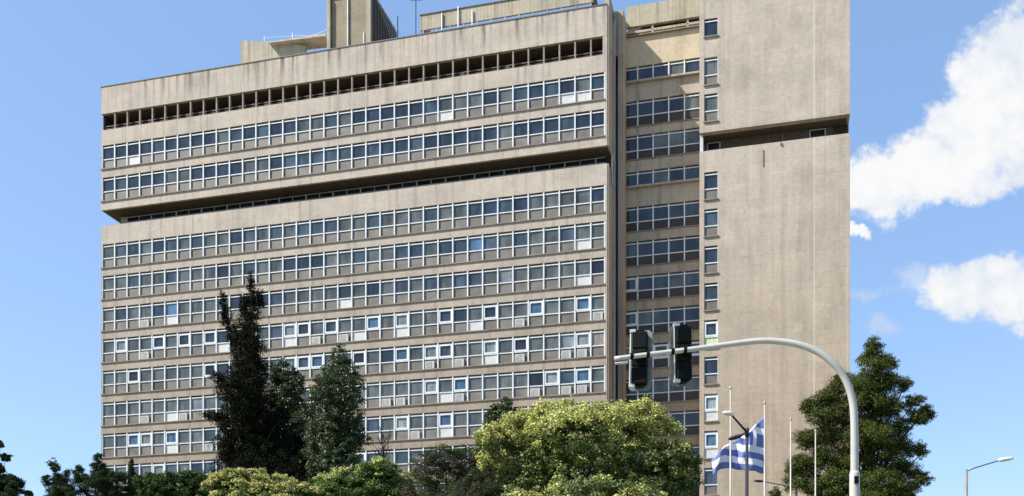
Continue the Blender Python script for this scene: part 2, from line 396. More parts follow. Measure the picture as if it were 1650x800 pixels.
for r, s in enumerate(SILL):
    for k in range(36):
        st, g, p, ac = SP.get((r, k), (None, None, None, False))
        g = pick(r, g); p = p or 'panel'
        a = UL+k*BAY; w = BAY if k < 35 else 1.26
        if k >= 31 and r < 9:
            window(a, H(s), w, WH, TR, st, g, p, 0); n_ind += 1
        else:
            frame_mesh(rest, a, H(s), w, WH, TR, st); pane_mesh(rest, a, H(s), w, WH, TR, GL[g]); panel_mesh(rest, a, H(s), w, TR, M[p])
        if rng.random() < .06:                       # top-hung vent left open: dark gap under the head
            rest.box(a+.08, a+w-.08, .10, RW-.019, H(s)+WH-.16, H(s)+WH-.02, M['dark'])
        if ac:
            mb = MB(); ac_mesh(mb, a, H(s)); mb.build('air_conditioner', B)
rest.box(-.10, 0.0, .015, RW-.01, H(SILL[0]), H(SILL[0])+WH-.03, M['white'])
for s in SILL[1:]: rest.box(-.10, 0.0, .015, RW-.01, H(s), H(s)+WH-.03, M['white'])
ro = rest.build('window_row', B); ro['kind'] = 'stuff'

# ---- service shaft between wing and middle
part('service_shaft', [(.72, 1.2, 3.1, 5.34, 0, H(61.6), M['recess'])])
part('service_shaft_cap', [(.24, .715, 3.35, 5.34, H(57.5), H(61.7), M['wall'])])
pp = MB().tube([(.5, 2.4, 0), (.5, 2.4, H(60.2))], .07, M['greyalu'], 8); pp.build('downpipe', B)
pp = MB().tube([(.42, 1.5, H(44.5)), (.42, 1.5, H(47.4))], .1, M['greyalu'], 8); pp.build('downpipe', B)
part('raised_end_wall', [(-.25, u1+.0, 1.2, 5.3, H(59.71), H(62.2), M['recess'])])
# ---- recessed middle section, face at y = 5
YM = 5.0; MU = [.83+1.469*i for i in range(5)]+[8.40]
ms = [(55.8, 1.4, 0)]+[(51.5, WH, .97), (48.35, 2.3, .85), (45.8, 1.4, 0)]+[(s, 2.35, .92) for s in SILL[2:]]
prev = 60.0
for i, (s, h, tr) in enumerate(ms):
    mat = M['midtop'] if i == 0 else M['recess']
    part('recessed_wall_band', [(1.2, 8.44, YM, 5.35, H(s+h), H(prev), mat)])
    prev = s-.1
    part('window_sill', [(1.22, 8.44, YM-.1, YM+.26, H(s)-.098, H(s)-.002, M['lip'])])
    if i in (0, 3):      # short storeys: a projecting ledge
        part('ledge', [(1.22, 8.44, YM-.35, YM-.102, H(s)-.22, H(s)-.06, M['recess'])])
part('recessed_wall_band', [(1.2, 8.44, YM, 5.35, 0, H(prev), M['recess'])])
part('recessed_roof_parapet', [(1.2, 8.44, YM, 5.3, H(61.05), H(63.0), M['roofbox'])])
part('recessed_roof_beam', [(1.2, 8.44, YM+.1, YM+.4, H(60.45), H(60.66), M['roofbox']), (3.6, 3.8, YM+.1, YM+.4, H(60.0), H(61.05), M['roofbox']), (6.9, 7.1, YM+.1, YM+.4, H(60.0), H(61.05), M['roofbox'])])
part('recessed_roof_ledge', [(1.2, 8.44, YM-.25, YM+.3, H(60.003), H(60.1), M['lip'])])
part('roof_plant_room', [(1.2, 8.44, 6.0, DEPTH, H(60.0), H(62.9), M['soffit'])])
part('recess_infill', [(.6, 8.44, 5.30, 5.352, 0, H(60.0), M['dark'])])
for i, (s, h, tr) in enumerate(ms):
    if i >= 14: continue
    for k in range(5):
        a = MU[k]; w = MU[k+1]-a
        r = rng.random(); g = 0 if r < .55 else 1 if r < .85 else 2
        st = None
        if (i, k) in ((7, 0), (8, 4), (8, 2), (10, 1), (10, 2), (11, 2), (6, 0)): st = 'casement'; g = 1
        if (i, k) in ((8, 0),): g = 6
        if i <= 11: window(a, H(s), w, h, tr, st, g, 'panel_dark', YM); n_ind += 1
        else:
            frame_mesh(rest, a, H(s), w, h, tr, st, YM)
part('corner_wall', [(8.30, 8.44, YM-.0, YM+.3, H(s)-.1, H(s+h), M['recess']) for s, h, t in ms])
# ---- right tower: face at y = 0, u 8.46 .. 21.2
T0, T1 = 8.46, 21.2; WA, WB = 8.87, 10.08
TT = 65.2
trow = [(56.0, 1.55, 0), (51.7, 2.4, .85), (48.45, 2.43, .92)]+[(s+.05, 2.4, .9) for s in SILL[2:12]]
part('tower_wall', [(WB, T1, 0, .6, H(47.5), H(TT), M['tower'])])
part('tower_wall', [(WB, T1, 0, .6, 0, H(45.85), M['tower'])])
jm = [(T0, WA, 0, .6, H(47.5), H(TT), M['tower']), (T0, WA, 0, .6, 0, H(45.85), M['tower'])]
part('tower_wall', jm)
pz = TT; seg = []
for (s, h, tr) in trow:
    if s < 47 and pz > 47:
        seg.append((47.5, pz)); pz = 45.85
    seg.append((s+h, pz)); pz = s-.0
seg.append((-EYE, pz))
part('tower_window_bay_wall', [(WA+.002, WB-.002, .012, .6, H(a), H(b), M['tower']) for a, b in seg])
part('tower_left_wall', [(T0+.003, T0+.2, .603, DEPTH, 0, H(45.85), M['tower']), (T0+.003, T0+.2, .603, DEPTH, H(47.5), H(TT), M['tower'])])
part('tower_right_wall', [(T1-.2, T1-.003, .603, DEPTH, 0, H(45.85), M['tower']), (T1-.2, T1-.003, .603, DEPTH, H(47.5), H(TT), M['tower'])])
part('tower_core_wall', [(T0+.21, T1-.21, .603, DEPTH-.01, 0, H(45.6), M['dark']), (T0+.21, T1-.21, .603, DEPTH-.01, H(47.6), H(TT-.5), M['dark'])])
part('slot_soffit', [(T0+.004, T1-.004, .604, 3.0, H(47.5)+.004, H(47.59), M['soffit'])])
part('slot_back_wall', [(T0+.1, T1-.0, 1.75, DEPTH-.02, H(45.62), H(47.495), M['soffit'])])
part('slot_shade_panel', [(19.9, T1-.15, 1.70, 1.745, H(45.9), H(47.48), M['dark'])])  # dark panel painting the shade at the right end of the slot
part('slot_jamb', [(T0+.02, T0+.3, .3, 1.74, H(45.86), H(47.49), M['panel_white'])])
for a, b in ((T0+.55, T0+1.75), (17.9, 19.3)):
    o = part('slot_window', [(a, b, 1.68, 1.74, H(46.62), H(46.72), M['greyalu']), (a, b, 1.68, 1.74, H(47.3), H(47.38), M['greyalu']), (a, a+.1, 1.68, 1.74, H(46.721), H(47.299), M['greyalu']), (b-.1, b, 1.68, 1.74, H(46.721), H(47.299), M['greyalu'])])
    q = MB().box(a+.1, b-.1, 1.70, 1.73, H(46.70), H(47.31), GL[4]).build('pane', o)
part('slot_pipe', [(15.6, 15.66, 1.5, 1.56, H(45.85), H(47.4), M['post'])])
for i, (s, h, tr) in enumerate(trow):
    st, g, p = None, (0, 1, 2, 0, 1)[i % 5], 'panel'
    if i == 1: g = 3
    if i == 7: st, g, p = 'casement', 1, 'panel_green'
    if i == 9: st, g, p = 'casement', 6, 'panel_white'
    if i == 10: st, g, p = 'casement', 5, 'panel_white'
    w = WB-WA
    f = inst('window', ('tf', h, tr, st), lambda mb: (frame_mesh(mb, 0, 0, w, h, tr, st, 0, .05), mb.box(w-.03, w+.002, .015, RW, 0, h-.03, M['white'])), B, (WA, 0, H(s)))
    inst('pane', ('tg', w, h, tr, g), lambda mb: pane_mesh(mb, 0, 0, w, h, tr, GL[g]), f, (0, 0, 0))
    if tr: inst('panel', ('tp', w, tr, p), lambda mb: panel_mesh(mb, 0, 0, w, tr, M[p]), f, (0, 0, 0))
    inst('sill', ('ts',), lambda mb: mb.box(-.05, w+.05, -.1, .011, -.11, -.01, M['lip']), f, (0, 0, 0))
    n_ind += 1
# rust stains under the tower slot
part('rainwater_outlet', [(13.9, 14.0, -.06, -.002, H(43.9), H(45.3), M['post']), (15.4, 15.5, -.12, -.002, H(45.55), H(45.8), M['post'])])

# ---- things on the roof (they belong to the building)
# stair tower
a, b = -28.1, -23.5; zt = 66.5; z0 = 59.7
st = part('stair_tower', [(a+.42, b-.5, 1.75, 8.3, H(z0), H(zt), M['masonry']), (a, a+.34, 1.45, 8.4, H(z0), H(zt), M['roofbox']), (b-.5, b, 1.5, 8.4, H(z0), H(zt), M['roofbox']), (a, b, 1.6, 8.45, H(zt)+.003, H(zt)+.3, M['roofbox'])])
q = MB().box(a+.341, a+.85, 2.2, 2.3, H(z0), H(zt)-.05, M['dark']).build('dark_slot_back', st)  # near-black strip at the back of the slot beside the left pillar
q = MB().tube([(a+2.15, 1.66, H(z0)), (a+2.15, 1.66, H(zt))], .07, M['white'], 8).build('downpipe', st)
q = MB().tube([(b-.75, 1.66, H(z0)), (b-.75, 1.66, H(62.6))], .06, M['white'], 8).build('downpipe', st)
q = MB()
for j in range(9): q.tube([(b+.16, 2.2+j*.75, H(z0)), (b+.15, 2.2+j*.75, H(zt)-j*.02)], .035, M['lampdark'], 6)
q.build('cable_ladder', st)
MB().box(b+.004, b+.06, 1.9, 8.39, H(z0), H(zt), M['soffit']).build('side_shade_sheet', st)  # added dark sheet, paints the shade on the stair tower's right side
# long rooftop screen on posts
a, b = -18.3, -1.35
sc = part('roof_screen', [(a, b, 1.4, 1.6, H(61.65), H(63.1), M['roofbox']), (a, a+.2, 1.602, 9, H(61.65), H(63.1), M['roofbox']), (b-.2, b, 1.602, 9, H(61.65), H(63.1), M['soffit']), (a-.05, b+.05, 1.33, 1.67, H(63.103), H(63.18), M['flash'])])
for j in range(13):
    MB().box(a+.2+j*1.37, a+.36+j*1.37, 1.42, 1.58, H(59.7), H(61.648), M['roofbox']).build('screen_post', sc)
MB().box(a+.1, b-.1, 2.6, 9.0, H(59.7), H(61.7), M['soffit']).build('plant_room', sc)
for xx, zz in ((a+2.25, 62.9), (a+3.9, 63.3), (a+5.3, 62.7)):
    MB().tube([(xx, 1.3, H(60.2)), (xx, 1.3, H(zz))], .06, M['white'], 6).build('vent_pipe', sc)
# low annexe with a sloping slab roof
an = MB()
an.prism([(-38.8, H(59.7)), (-38.8, H(65.15)), (-36.5, H(64.7)), (-34.1, H(64.3)), (-31.4, H(63.45)), (-31.4, H(59.7))], 3.6, 3.8, M['roofbox'])
an.box(-38.75, -31.4, 3.81, 8.9, H(59.7), H(63.0), M['roofbox'])
an.box(-31.398, -28.4, 4.4, 9.0, H(59.7), H(63.3), M['roofbox'])
ano = an.build('roof_annexe', B)
MB().prism([(-35.3, H(64.0)), (-29.0, H(63.75)), (-29.0, H(63.98)), (-35.3, H(64.12))], 3.0, 4.9, M['wall']).build('slab_roof', ano)
for xx, zz in ((-36.4, 65.6), (-33.2, 65.4), (-30.8, 64.9), (-29.2, 65.6)):
    MB().tube([(xx, 4.2, H(63)), (xx, 4.2, H(zz))], .045, M['white'], 6).build('vent_pipe', ano)
MB().tube([(-36.4, 4.2, H(65.4)), (-33.2, 4.2, H(65.1)), (-30.8, 4.2, H(64.8)), (-29.2, 4.2, H(65.2))], .02, M['white'], 5).build('rail', ano)
# masts to the right of the stair tower
for (xx, yy, zz, nm) in ((-21.6, 4.0, 65.2, 'mast'), (-20.4, 6.0, 68.9, 'mast')):
    t = MB().tube([(xx, yy, H(59.7)), (xx, yy, H(zz))], .05, M['lampdark'], 6)
    if zz > 66:
        for j in range(4): t.tube([(xx-.6, yy, H(zz-1.0+j*.25)), (xx+.6, yy+.3, H(zz-1.0+j*.25))], .02, M['lampdark'], 5)
    t.build('roof_mast', B)
wl = MB()
for j in range(7): wl.tube([(-23.3+j*.05, 2.6+j*.8, H(66.3)), (-21.6+j*.25, 4+j*.2, H(61.2))], .013, M['white'], 4)
wl.build('guy_wires', B)

# ------------------------------------------------------------------ ground
def flat(name, x0, x1, y0, y1, z, m):
    o = MB().quad((x0, y0, z), (x1, y0, z), (x1, y1, z), (x0, y1, z), m).build(name); o['kind'] = 'structure'; return o
flat('ground', -3000, 3000, -3000, 3000, 0, M['ground'])
flat('road', -400, 400, -2.5, 13.0, .004, M['asphalt'])
pv = MB().box(-400, 400, 13.2, 24.0, -.1, .14, M['paving']).build('pavement'); pv['kind'] = 'structure'
kb = MB().box(-400, 400, 13.0, 13.197, -.1, .15, M['kerb']).build('kerb'); kb['kind'] = 'structure'
lm = MB()
for i in range(-30, 31): lm.quad((i*6, 5.2, .008), (i*6+3, 5.2, .008), (i*6+3, 5.34, .008), (i*6, 5.34, .008), M['paint'])
l = lm.build('road_marking'); l['kind'] = 'structure'

# ------------------------------------------------------------------ traffic signal gantry
YP = 18.7
gp = at(1377, HZ, YP); gp.z = .14
G = empty('signal_gantry', gp)
tag(G, 'pale curved mast arm pole reaching over the street, nearest to the viewer', 'signal pole')
def gl(x, y, Y): return at(x, y, Y)-gp
path = [(1377, 800), (1377, 720), (1376.5, 680), (1374.5, 652), (1369, 628), (1359, 606), (1345, 588), (1327, 573), (1305, 561.5), (1280, 554), (1255, 550.5), (1230, 549.5), (1200, 552), (1150, 558.5), (1100, 565), (1050, 571), (990, 578.5)]
pts = [Vector((0, 0, 0))]+[gl(x, y, YP+max(0, (1340-x))*.0028) for x, y in path]
rad = [.078]+[.074, .071, .069, .068, .067, .066, .065, .064, .063, .061, .059, .057, .054, .051, .048, .046, .044]
def refine(pts, rad, k=4):
    P, R = [], []
    n = len(pts)
    for i in range(n-1):
        p0, p1, p2, p3 = pts[max(i-1, 0)], pts[i], pts[i+1], pts[min(i+2, n-1)]
        for j in range(k):
            t = j/k
            P.append(.5*((2*p1)+(p2-p0)*t+(2*p0-5*p1+4*p2-p3)*t*t+(3*p1-p0-3*p2+p3)*t**3)); R.append(rad[i]*(1-t)+rad[i+1]*t)
    P.append(pts[-1]); R.append(rad[-1]); return P, R
P_, R_ = refine(pts[1:], rad[1:])
MB().tube([pts[0]]+P_, [rad[0]]+R_, M['galv'], 18).build('mast_arm', G, smooth=True)
zb = gl(1377, 765, YP).z
MB().tube([(0, 0, 0), (0, 0, zb), (0, 0, zb+.06)], [.093, .091, .078], M['galv'], 18).build('base_sleeve', G, smooth=True)
MB().box(-.17, .17, -.17, .17, 0, .03, M['steel']).build('base_plate', G)
MB().box(-.035, .035, -.12, -.085, zb-.18, zb-.05, M['signal']).build('access_cover', G)
for x, y in ((1018, 574.7), (1044, 571.8), (1084, 567), (1104, 564.5)):
    c = gl(x, y, YP+max(0, (1340-x))*.0028)
    MB().tube([c-Vector((.03, 0, -.004)), c+Vector((.03, 0, .004))], .062, M['signal'], 12).build('arm_clamp', G)
MB().tube([gl(991, 586, YP+.98), gl(1012, 584, YP+.93)], .025, M['steel'], 8).build('end_bracket', G)
def signal(px, py0, py1, Y, yaw, lbl, lean=0):
    c = at(px, (py0+py1)/2, Y); h = (py1-py0)/F*Y
    S = empty('traffic_signal', c, yaw); S.rotation_euler = (0, lean, yaw)
    tag(S, lbl, 'traffic light', 'traffic lights hung on the mast arm')
    w = .145
    hb = MB()
    for j in range(3):
        z0 = -h/2+j*h/3
        hb.prism([(-w, z0+.004), (w, z0+.004), (w, z0+h/3-.004), (-w, z0+h/3-.004)], -.13, .10, M['signal'])
    hb.prism([(-w*.8, h/2-.004), (w*.8, h/2-.004), (w*.45, h/2+.04), (-w*.45, h/2+.04)], -.09, .08, M['signal'])
    hb.prism([(-w*.45, -h/2-.04), (w*.45, -h/2-.04), (w*.8, -h/2+.004), (-w*.8, -h/2+.004)], -.09, .08, M['signal'])
    hb.build('housing', S, bevel=.025)
    bd = MB(); W = .22; D = h/2+.08
    out = [(-W, -D+.06), (-W+.06, -D), (W-.06, -D), (W, -D+.06), (W, D-.06), (W-.06, D), (-W+.06, D), (-W, D-.06)]
    bd.prism(out, .102, .112, M['board']); bd.build('backboard', S)
    for j in range(3):
        zc = -h/2+(j+.5)*h/3; v = MB(); n = 14; r = .135; k = v.mi(M['signal'])
        prev = None
        for a_ in range(n+1):
            an = math.radians(-35+250*a_/n); x, z = r*math.cos(an), zc+r*math.sin(an)
            L_ = .28-.12*abs(math.cos(an))
            cur = (Vector((x, .113, z)), Vector((x, .113+L_, z)), Vector((x*1.06, .113, zc+(z-zc)*1.06)), Vector((x*1.06, .113+L_, zc+(z-zc)*1.06)))
            if prev:
                v.quad(prev[0], cur[0], cur[1], prev[1], M['signal']); v.quad(prev[2], prev[3], cur[3], cur[2], M['signal']); v.quad(prev[1], cur[1], cur[3], prev[3], M['signal'])
            prev = cur
        vo = v.build('visor', S, smooth=True)
        MB().tube([(0, .114, zc), (0, .125, zc)], [.1, .08], M['lens'], 16).build('lens', S)
    br = MB()
    br.tube([(-w-.03, -.05, -h/2-.02), (-w-.03, -.05, h/2+.02)], .016, M['steel'], 8)
    br.box(-w-.05, -.08, -.10, -.02, h/2-.01, h/2+.05, M['steel']); br.box(-w-.05, -.08, -.10, -.02, -h/2-.05, -h/2+.01, M['steel'])
    br.build('bracket', S)
    ck = MB().box(-.09, .09, -.25, -.131, -.09+.03, .07+.03, M['signal']); ck.build('clamp', S, bevel=.02)
    return S
signal(1031, 537, 621, YP+.22+.9, math.radians(-14), 'black three-lamp signal seen from behind, nearest the free tip of the curved arm', .02)
signal(1100, 528, 614, YP+.2+.72, math.radians(8), 'black three-lamp signal seen from behind, further in along the curved arm towards its pole', -.01)

# ------------------------------------------------------------------ street lamps
def lamp_head(mb, p, d, L, w, h, m):
    d = d.normalized(); s = d.cross(Vector((0, 0, 1))).normalized(); up = s.cross(d)
    prof = [(0, .35, .5), (.15, .8, .9), (.5, 1, 1), (.85, .8, .8), (1, .3, .4)]
    rings = []
    for t, a, b_ in prof:
        c = p+d*(L*t); rings.append([c+s*(w/2*a*math.cos(q*math.pi/5))+up*(h/2*b_*math.sin(q*math.pi/5)) for q in range(10)])
    i = len(mb.v); k = mb.mi(m)
    for r in rings: mb.v += [tuple(v) for v in r]
    for j in range(len(rings)-1):
        for q in range(10):
            z = (q+1) % 10; mb.f.append((i+j*10+q, i+j*10+z, i+(j+1)*10+z, i+(j+1)*10+q)); mb.m.append(k)
    mb.f.append(tuple(range(i, i+10))[::-1]); mb.m.append(k); mb.f.append(tuple(range(i+40, i+50))); mb.m.append(k)
Y1 = 30.0
lp = at(1203, HZ, Y1); lp.z = 0
Lm = empty('street_lamp', lp); tag(Lm, 'slim dark twin-arm street lamp standing in front of the blue and white flag', 'street lamp')
j0 = at(1203.5, 697, Y1)-lp; tip = at(1177, 667, Y1-.6)-lp; t2 = at(1190, 703, Y1+.9)-lp
MB().tube([(0, 0, 0), (0, 0, 3), j0+Vector((0, 0, .05))], [.075, .06, .045], M['lampdark'], 12).build('pole', Lm, smooth=True)
MB().tube([j0, tip], [.035, .026], M['lampdark'], 10).build('arm', Lm, smooth=True)
MB().tube([j0, t2], [.03, .026], M['lampdark'], 10).build('arm', Lm, smooth=True)
mb = MB(); lamp_head(mb, tip+Vector((.10, 0, -.02)), Vector((-1, -.2, .12)), .34, .19, .13, M['lens']); mb.build('lamp_head', Lm, smooth=True)
mb = MB(); lamp_head(mb, t2+Vector((.10, 0, .02)), Vector((-.9, .5, -.18)), .42, .2, .13, M['lampdark']); mb.build('lamp_head', Lm, smooth=True)
MB().tube([j0-Vector((0, 0, .12)), j0+Vector((0, 0, .12))], .065, M['lampdark'], 10).build('collar', Lm, smooth=True)
Y2 = 37.0
lp = at(1556.5, HZ, Y2); lp.z = 0
Lm = empty('street_lamp', lp); tag(Lm, 'silver street lamp with one long rising arm against open sky at far right', 'street lamp')
j0 = at(1556.5, 757, Y2)-lp; e = at(1611, 742, Y2)-lp
MB().tube([(0, 0, 0), (0, 0, 3), j0], [.09, .075, .065], M['lampgrey'], 12).build('pole', Lm, smooth=True)
MB().tube([j0-Vector((0, 0, .06)), j0+Vector((.3, 0, .06)), e], [.03, .03, .024], M['lampgrey'], 8).build('arm', Lm, smooth=True)
mb = MB(); lamp_head(mb, e-Vector((.06, 0, 0)), Vector((1, 0, .13)), .55, .24, .15, M['lens']); mb.build('lamp_head', Lm, smooth=True)
Y3 = 50.0
lp = at(1283, HZ, Y3); lp.z = 0
Lm = empty('street_lamp', lp); tag(Lm, 'small distant street lamp whose thin arm shows just above the lower edge behind the flagpoles', 'street lamp')
j0 = at(1283, 786, Y3)-lp; e = at(1228, 776, Y3)-lp
MB().tube([(0, 0, 0), j0], [.09, .06], M['lampdark'], 10).build('pole', Lm, smooth=True)
MB().tube([j0, e], [.03, .022], M['lampdark'], 8).build('arm', Lm, smooth=True)
mb = MB(); lamp_head(mb, e+Vector((.06, 0, 0)), Vector((-1, 0, .06)), .45, .2, .12, M['lampdark']); mb.build('lamp_head', Lm, smooth=True)

# ------------------------------------------------------------------ flagpoles and flag
lbls = ['pale bare flagpole standing left of the pole that flies the flag', 'white flagpole with a small finial that flies the blue and white flag',
        'bare white flagpole just right of the flag, in front of the blank tower', 'shortest looking bare flagpole, in front of the pine tree']
poles = []
for (x, y, Y), lb in zip(((1177, 628, 35), (1232, 652, 36.4), (1274, 678, 39.4), (1314, 697, 41.4)), lbls):
    p = at(x, HZ, Y); p.z = 0; top = at(x, y, Y).z
    E = empty('flagpole', p); tag(E, lb, 'flagpole', 'row of white flagpoles before the tower')
    MB().tube([(0, 0, .25), (0, 0, top*.5), (0, 0, top)], [.05, .036, .022], M['flagpole'], 12).build('pole', E, smooth=True)
    MB().box(-.16, .16, -.16, .16, 0, .25, M['kerb']).build('footing', E, bevel=.02)
    fb = MB().tube([(0, 0, top), (0, 0, top+.03), (0, 0, top+.08), (0, 0, top+.12)], [.025, .045, .042, .01], M['flagpole'], 10).build('finial', E, smooth=True)
    poles.append((p, top))
fy = 36.4
def flag():
    nu, nv = 108, 54; mb = MB()
    bt = [(0, 764), (.25, 760), (.5, 755), (.75, 756), (1, 764)]; lm_ = [(0, 92), (.08, 84), (.3, 62), (.55, 47), (.8, 32), (1, 24)]
    xs = [(0, 1231), (.5, 1192), (1, 1149)]
    def li(t, T):
        for (a, b), (c, d) in zip(T, T[1:]):
            if t <= c+1e-9:
                s = (t-a)/(c-a); return b+(d-b)*s
        return T[-1][1]
    vs = []
    for j in range(nv+1):
        for i in range(nu+1):
            s, t = i/nu, j/nv
            hh = (1-t)*93; lim = li(s, lm_); dep = 0
            if hh > lim: dep = .05+.5*(hh-lim)/93; hh = lim-(hh-lim)*.35
            y = li(s, bt)-hh
            x = li(s, xs)-5*math.sin(hh/93*3.1)*s
            ph = s*13+hh*.022+.9*math.sin(s*5+hh*.03)
            e3 = min(1, s*3)
            dep += e3*(.17*math.sin(ph)+.05*math.sin(s*31-hh*.09)+.03*math.sin(s*17+hh*.16))
            y += (2.0*math.sin(ph+1.1)+.7*math.sin(s*27+hh*.08))*e3
            x += 1.5*math.sin(hh*.12+s*6)*e3
            vs.append(tuple(at(x, y, fy+.05+dep)))
    ba, wh = mb.mi(M['fblue']), mb.mi(M['fwhite'])
    mb.v = vs
    for j in range(nv):
        for i in range(nu):
            row = j*9//nv; blue = row % 2 == 0
            cu = nu*10//27
            if i < cu and row < 5:
                blue = True
                if abs((i+.5)/cu-.5) < .1 or row == 2: blue = False
            mb.f.append((j*(nu+1)+i, (j+1)*(nu+1)+i, (j+1)*(nu+1)+i+1, j*(nu+1)+i+1)); mb.m.append(ba if blue else wh)
    # bring origin to hoist
    o = mb.build('flag', smooth=True)
    s = o.modifiers.new('thick', 'SOLIDIFY'); s.thickness = .006
    return o
fl = flag()
off = at(1232, 717, fy)
fl.data.transform(Matrix.Translation(-off)); fl.location = off
tag(fl, 'blue and white striped flag with a cross canton flying from a pole', 'flag')

# ------------------------------------------------------------------ trees
def leafmat(name, cols, trans=.35, gloss=.25):
    m, nt, out = newmat(name); L = nt.links.new
    g = N(nt, 'ShaderNodeNewGeometry')
    r = ramp(nt, g.outputs['Random Per Island'], [(i/(max(1, len(cols)-1)), c) for i, c in enumerate(cols)])
    d = N(nt, 'ShaderNodeBsdfDiffuse'); L(r.outputs[0], d.inputs[0])
    t = N(nt, 'ShaderNodeBsdfTranslucent'); L(r.outputs[0], t.inputs[0])
    mx = N(nt, 'ShaderNodeMixShader'); mx.inputs[0].default_value = trans; L(d.outputs[0], mx.inputs[1]); L(t.outputs[0], mx.inputs[2])
    gl_ = N(nt, 'ShaderNodeBsdfGlossy'); gl_.inputs['Roughness'].default_value = .45; gl_.inputs[0].default_value = (.6, .6, .6, 1)
    m2 = N(nt, 'ShaderNodeMixShader'); m2.inputs[0].default_value = gloss*.10; L(mx.outputs[0], m2.inputs[1]); L(gl_.outputs[0], m2.inputs[2])
    L(m2.outputs[0], out.inputs[0]); return m
LM = {
 'dark': leafmat('needles_dark', [(.006, .008, .005), (.013, .016, .009), (.030, .032, .018)], .08, 0),
 'poplar': leafmat('leaves_poplar', [(.018, .032, .012), (.045, .068, .025), (.10, .13, .055)], .25, .3),
 'pine': leafmat('needles_pine', [(.016, .028, .010), (.055, .074, .018), (.14, .155, .045)], .15, 0),
 'green': leafmat('leaves_green', [(.025, .06, .012), (.06, .11, .02), (.14, .20, .04)], .3, .3),
 'golden': leafmat('leaves_golden_tree', [(.022, .040, .009), (.075, .11, .022), (.20, .245, .055)], .25, .5),
 'blossom': leafmat('blossom_yellow', [(.24, .29, .06), (.47, .48, .14), (.68, .63, .29)], .3, 0),
 'cream': leafmat('blossom_cream', [(.22, .25, .06), (.46, .43, .15), (.62, .56, .26)], .3, 0),
 'brown': leafmat('leaves_bronze', [(.030, .030, .018), (.070, .064, .044), (.14, .122, .092)], .2, 0),
 'conifer': leafmat('needles_grey_green', [(.014, .022, .011), (.030, .045, .020), (.065, .082, .038)], .15, 0),
 'bush': leafmat('leaves_bush', [(.016, .032, .011), (.035, .06, .018), (.08, .105, .035)], .25, 0),
}
def scl(lobes, kx, ky): return [(x, y, rx*kx, ry*ky) for x, y, rx, ry in lobes]
def crown(name, parent, base, lobes, Y, n, L, wr, mats, seed, blossom=None, clump=.10, upb=.5, fill=.55, dens=1.0, droop=0, cs=1.0):
    """lobes: (x, y, rx, ry) as seen, each an ellipsoid in space with its own depth; leaves are gathered in clumps"""
    rg = np.random.default_rng(seed)
    C, R = [], []
    for i, (x, y, rx, ry) in enumerate(lobes):
        r3 = rx/F*Y; rz = ry/F*Y
        off = rg.uniform(-.5, .5)*max(r3, .3)*1.2
        c = at(x, y, Y)
        C.append((c.x, c.y+off, c.z)); R.append((r3, max(r3*.95, .2), rz))
    C = np.array(C); R = np.array(R)
    cl_ = np.minimum(R.min(axis=1)*.55, clump)
    per = np.maximum(4, np.ceil(6.0*dens*R[:, 0]*R[:, 2]/cl_**2)).astype(int)
    li = np.repeat(np.arange(len(C)), per); nc = len(li)
    d = rg.normal(size=(nc, 3)); d /= np.linalg.norm(d, axis=1)[:, None]
    rr = fill+(1-fill)*rg.random(nc)**.5; rr *= 1+.10*rg.normal(size=nc)
    cc = C[li]+d*R[li]*rr[:, None]
    cr = cl_[li]*(.5+.9*rg.random(nc))
    cw = cr**2; cw /= cw.sum()
    ids = rg.choice(nc, n, p=cw)
    g = rg.normal(size=(n, 3)); g /= np.linalg.norm(g, axis=1)[:, None]
    g *= (rg.random(n)**.45)[:, None]*(1+.14*rg.normal(size=n))[:, None]
    g[:, 2] = np.where(g[:, 2] < -.35, -g[:, 2]*.6, g[:, 2])       # foliage sits on the upper side of its twig
    p = cc[ids]+g*cr[ids][:, None]*np.array([1, 1, .85])
    if droop: p[:, 2] -= droop*np.abs(rg.normal(size=n))*cr[ids]
    nrm = rg.normal(size=(n, 3))+d[ids]*.5+g*1.0+np.array([0, 0, upb]); nrm /= np.linalg.norm(nrm, axis=1)[:, None]
    t = np.cross(nrm, rg.normal(size=(n, 3))); t /= np.linalg.norm(t, axis=1)[:, None]
    b = np.cross(nrm, t)
    ln = L*(.6+.8*rg.random(n))[:, None]*.5; wd = ln*wr
    v = np.empty((n, 4, 3)); 
    v[:, 0] = p-t*ln; v[:, 1] = p+b*wd+t*ln*.1; v[:, 2] = p+t*ln; v[:, 3] = p-b*wd+t*ln*.1
    v -= np.array(base)
    mi = np.zeros(n, dtype=np.int32)
    if blossom:                                       # whole clumps in flower on the sunny outside of the crown
        if len(blossom) == 2: blossom = (*blossom, .35, .3)
        zc = (cc[:, 2]-C[:, 2].min())/(np.ptp(C[:, 2])+1e-6)
        ok = (d[:, 2] > blossom[1]) & (rr > .72) & (rg.random(nc) < blossom[0]*np.clip(blossom[2]+(zc-blossom[3])*4, blossom[2], 1))
        mi = np.where(ok[ids] & (rg.random(n) < .8), 1, 0).astype(np.int32)
    me = bpy.data.meshes.new(name)
    me.vertices.add(n*4); me.vertices.foreach_set('co', v.astype(np.float32).ravel())
    me.loops.add(n*4); me.loops.foreach_set('vertex_index', np.arange(n*4, dtype=np.int32))
    me.polygons.add(n); me.polygons.foreach_set('loop_start', np.arange(0, n*4, 4, dtype=np.int32))
    for m in mats: me.materials.append(m)
    me.polygons.foreach_set('material_index', mi)
    me.update(calc_edges=True)
    return link(name, me, parent), C, R
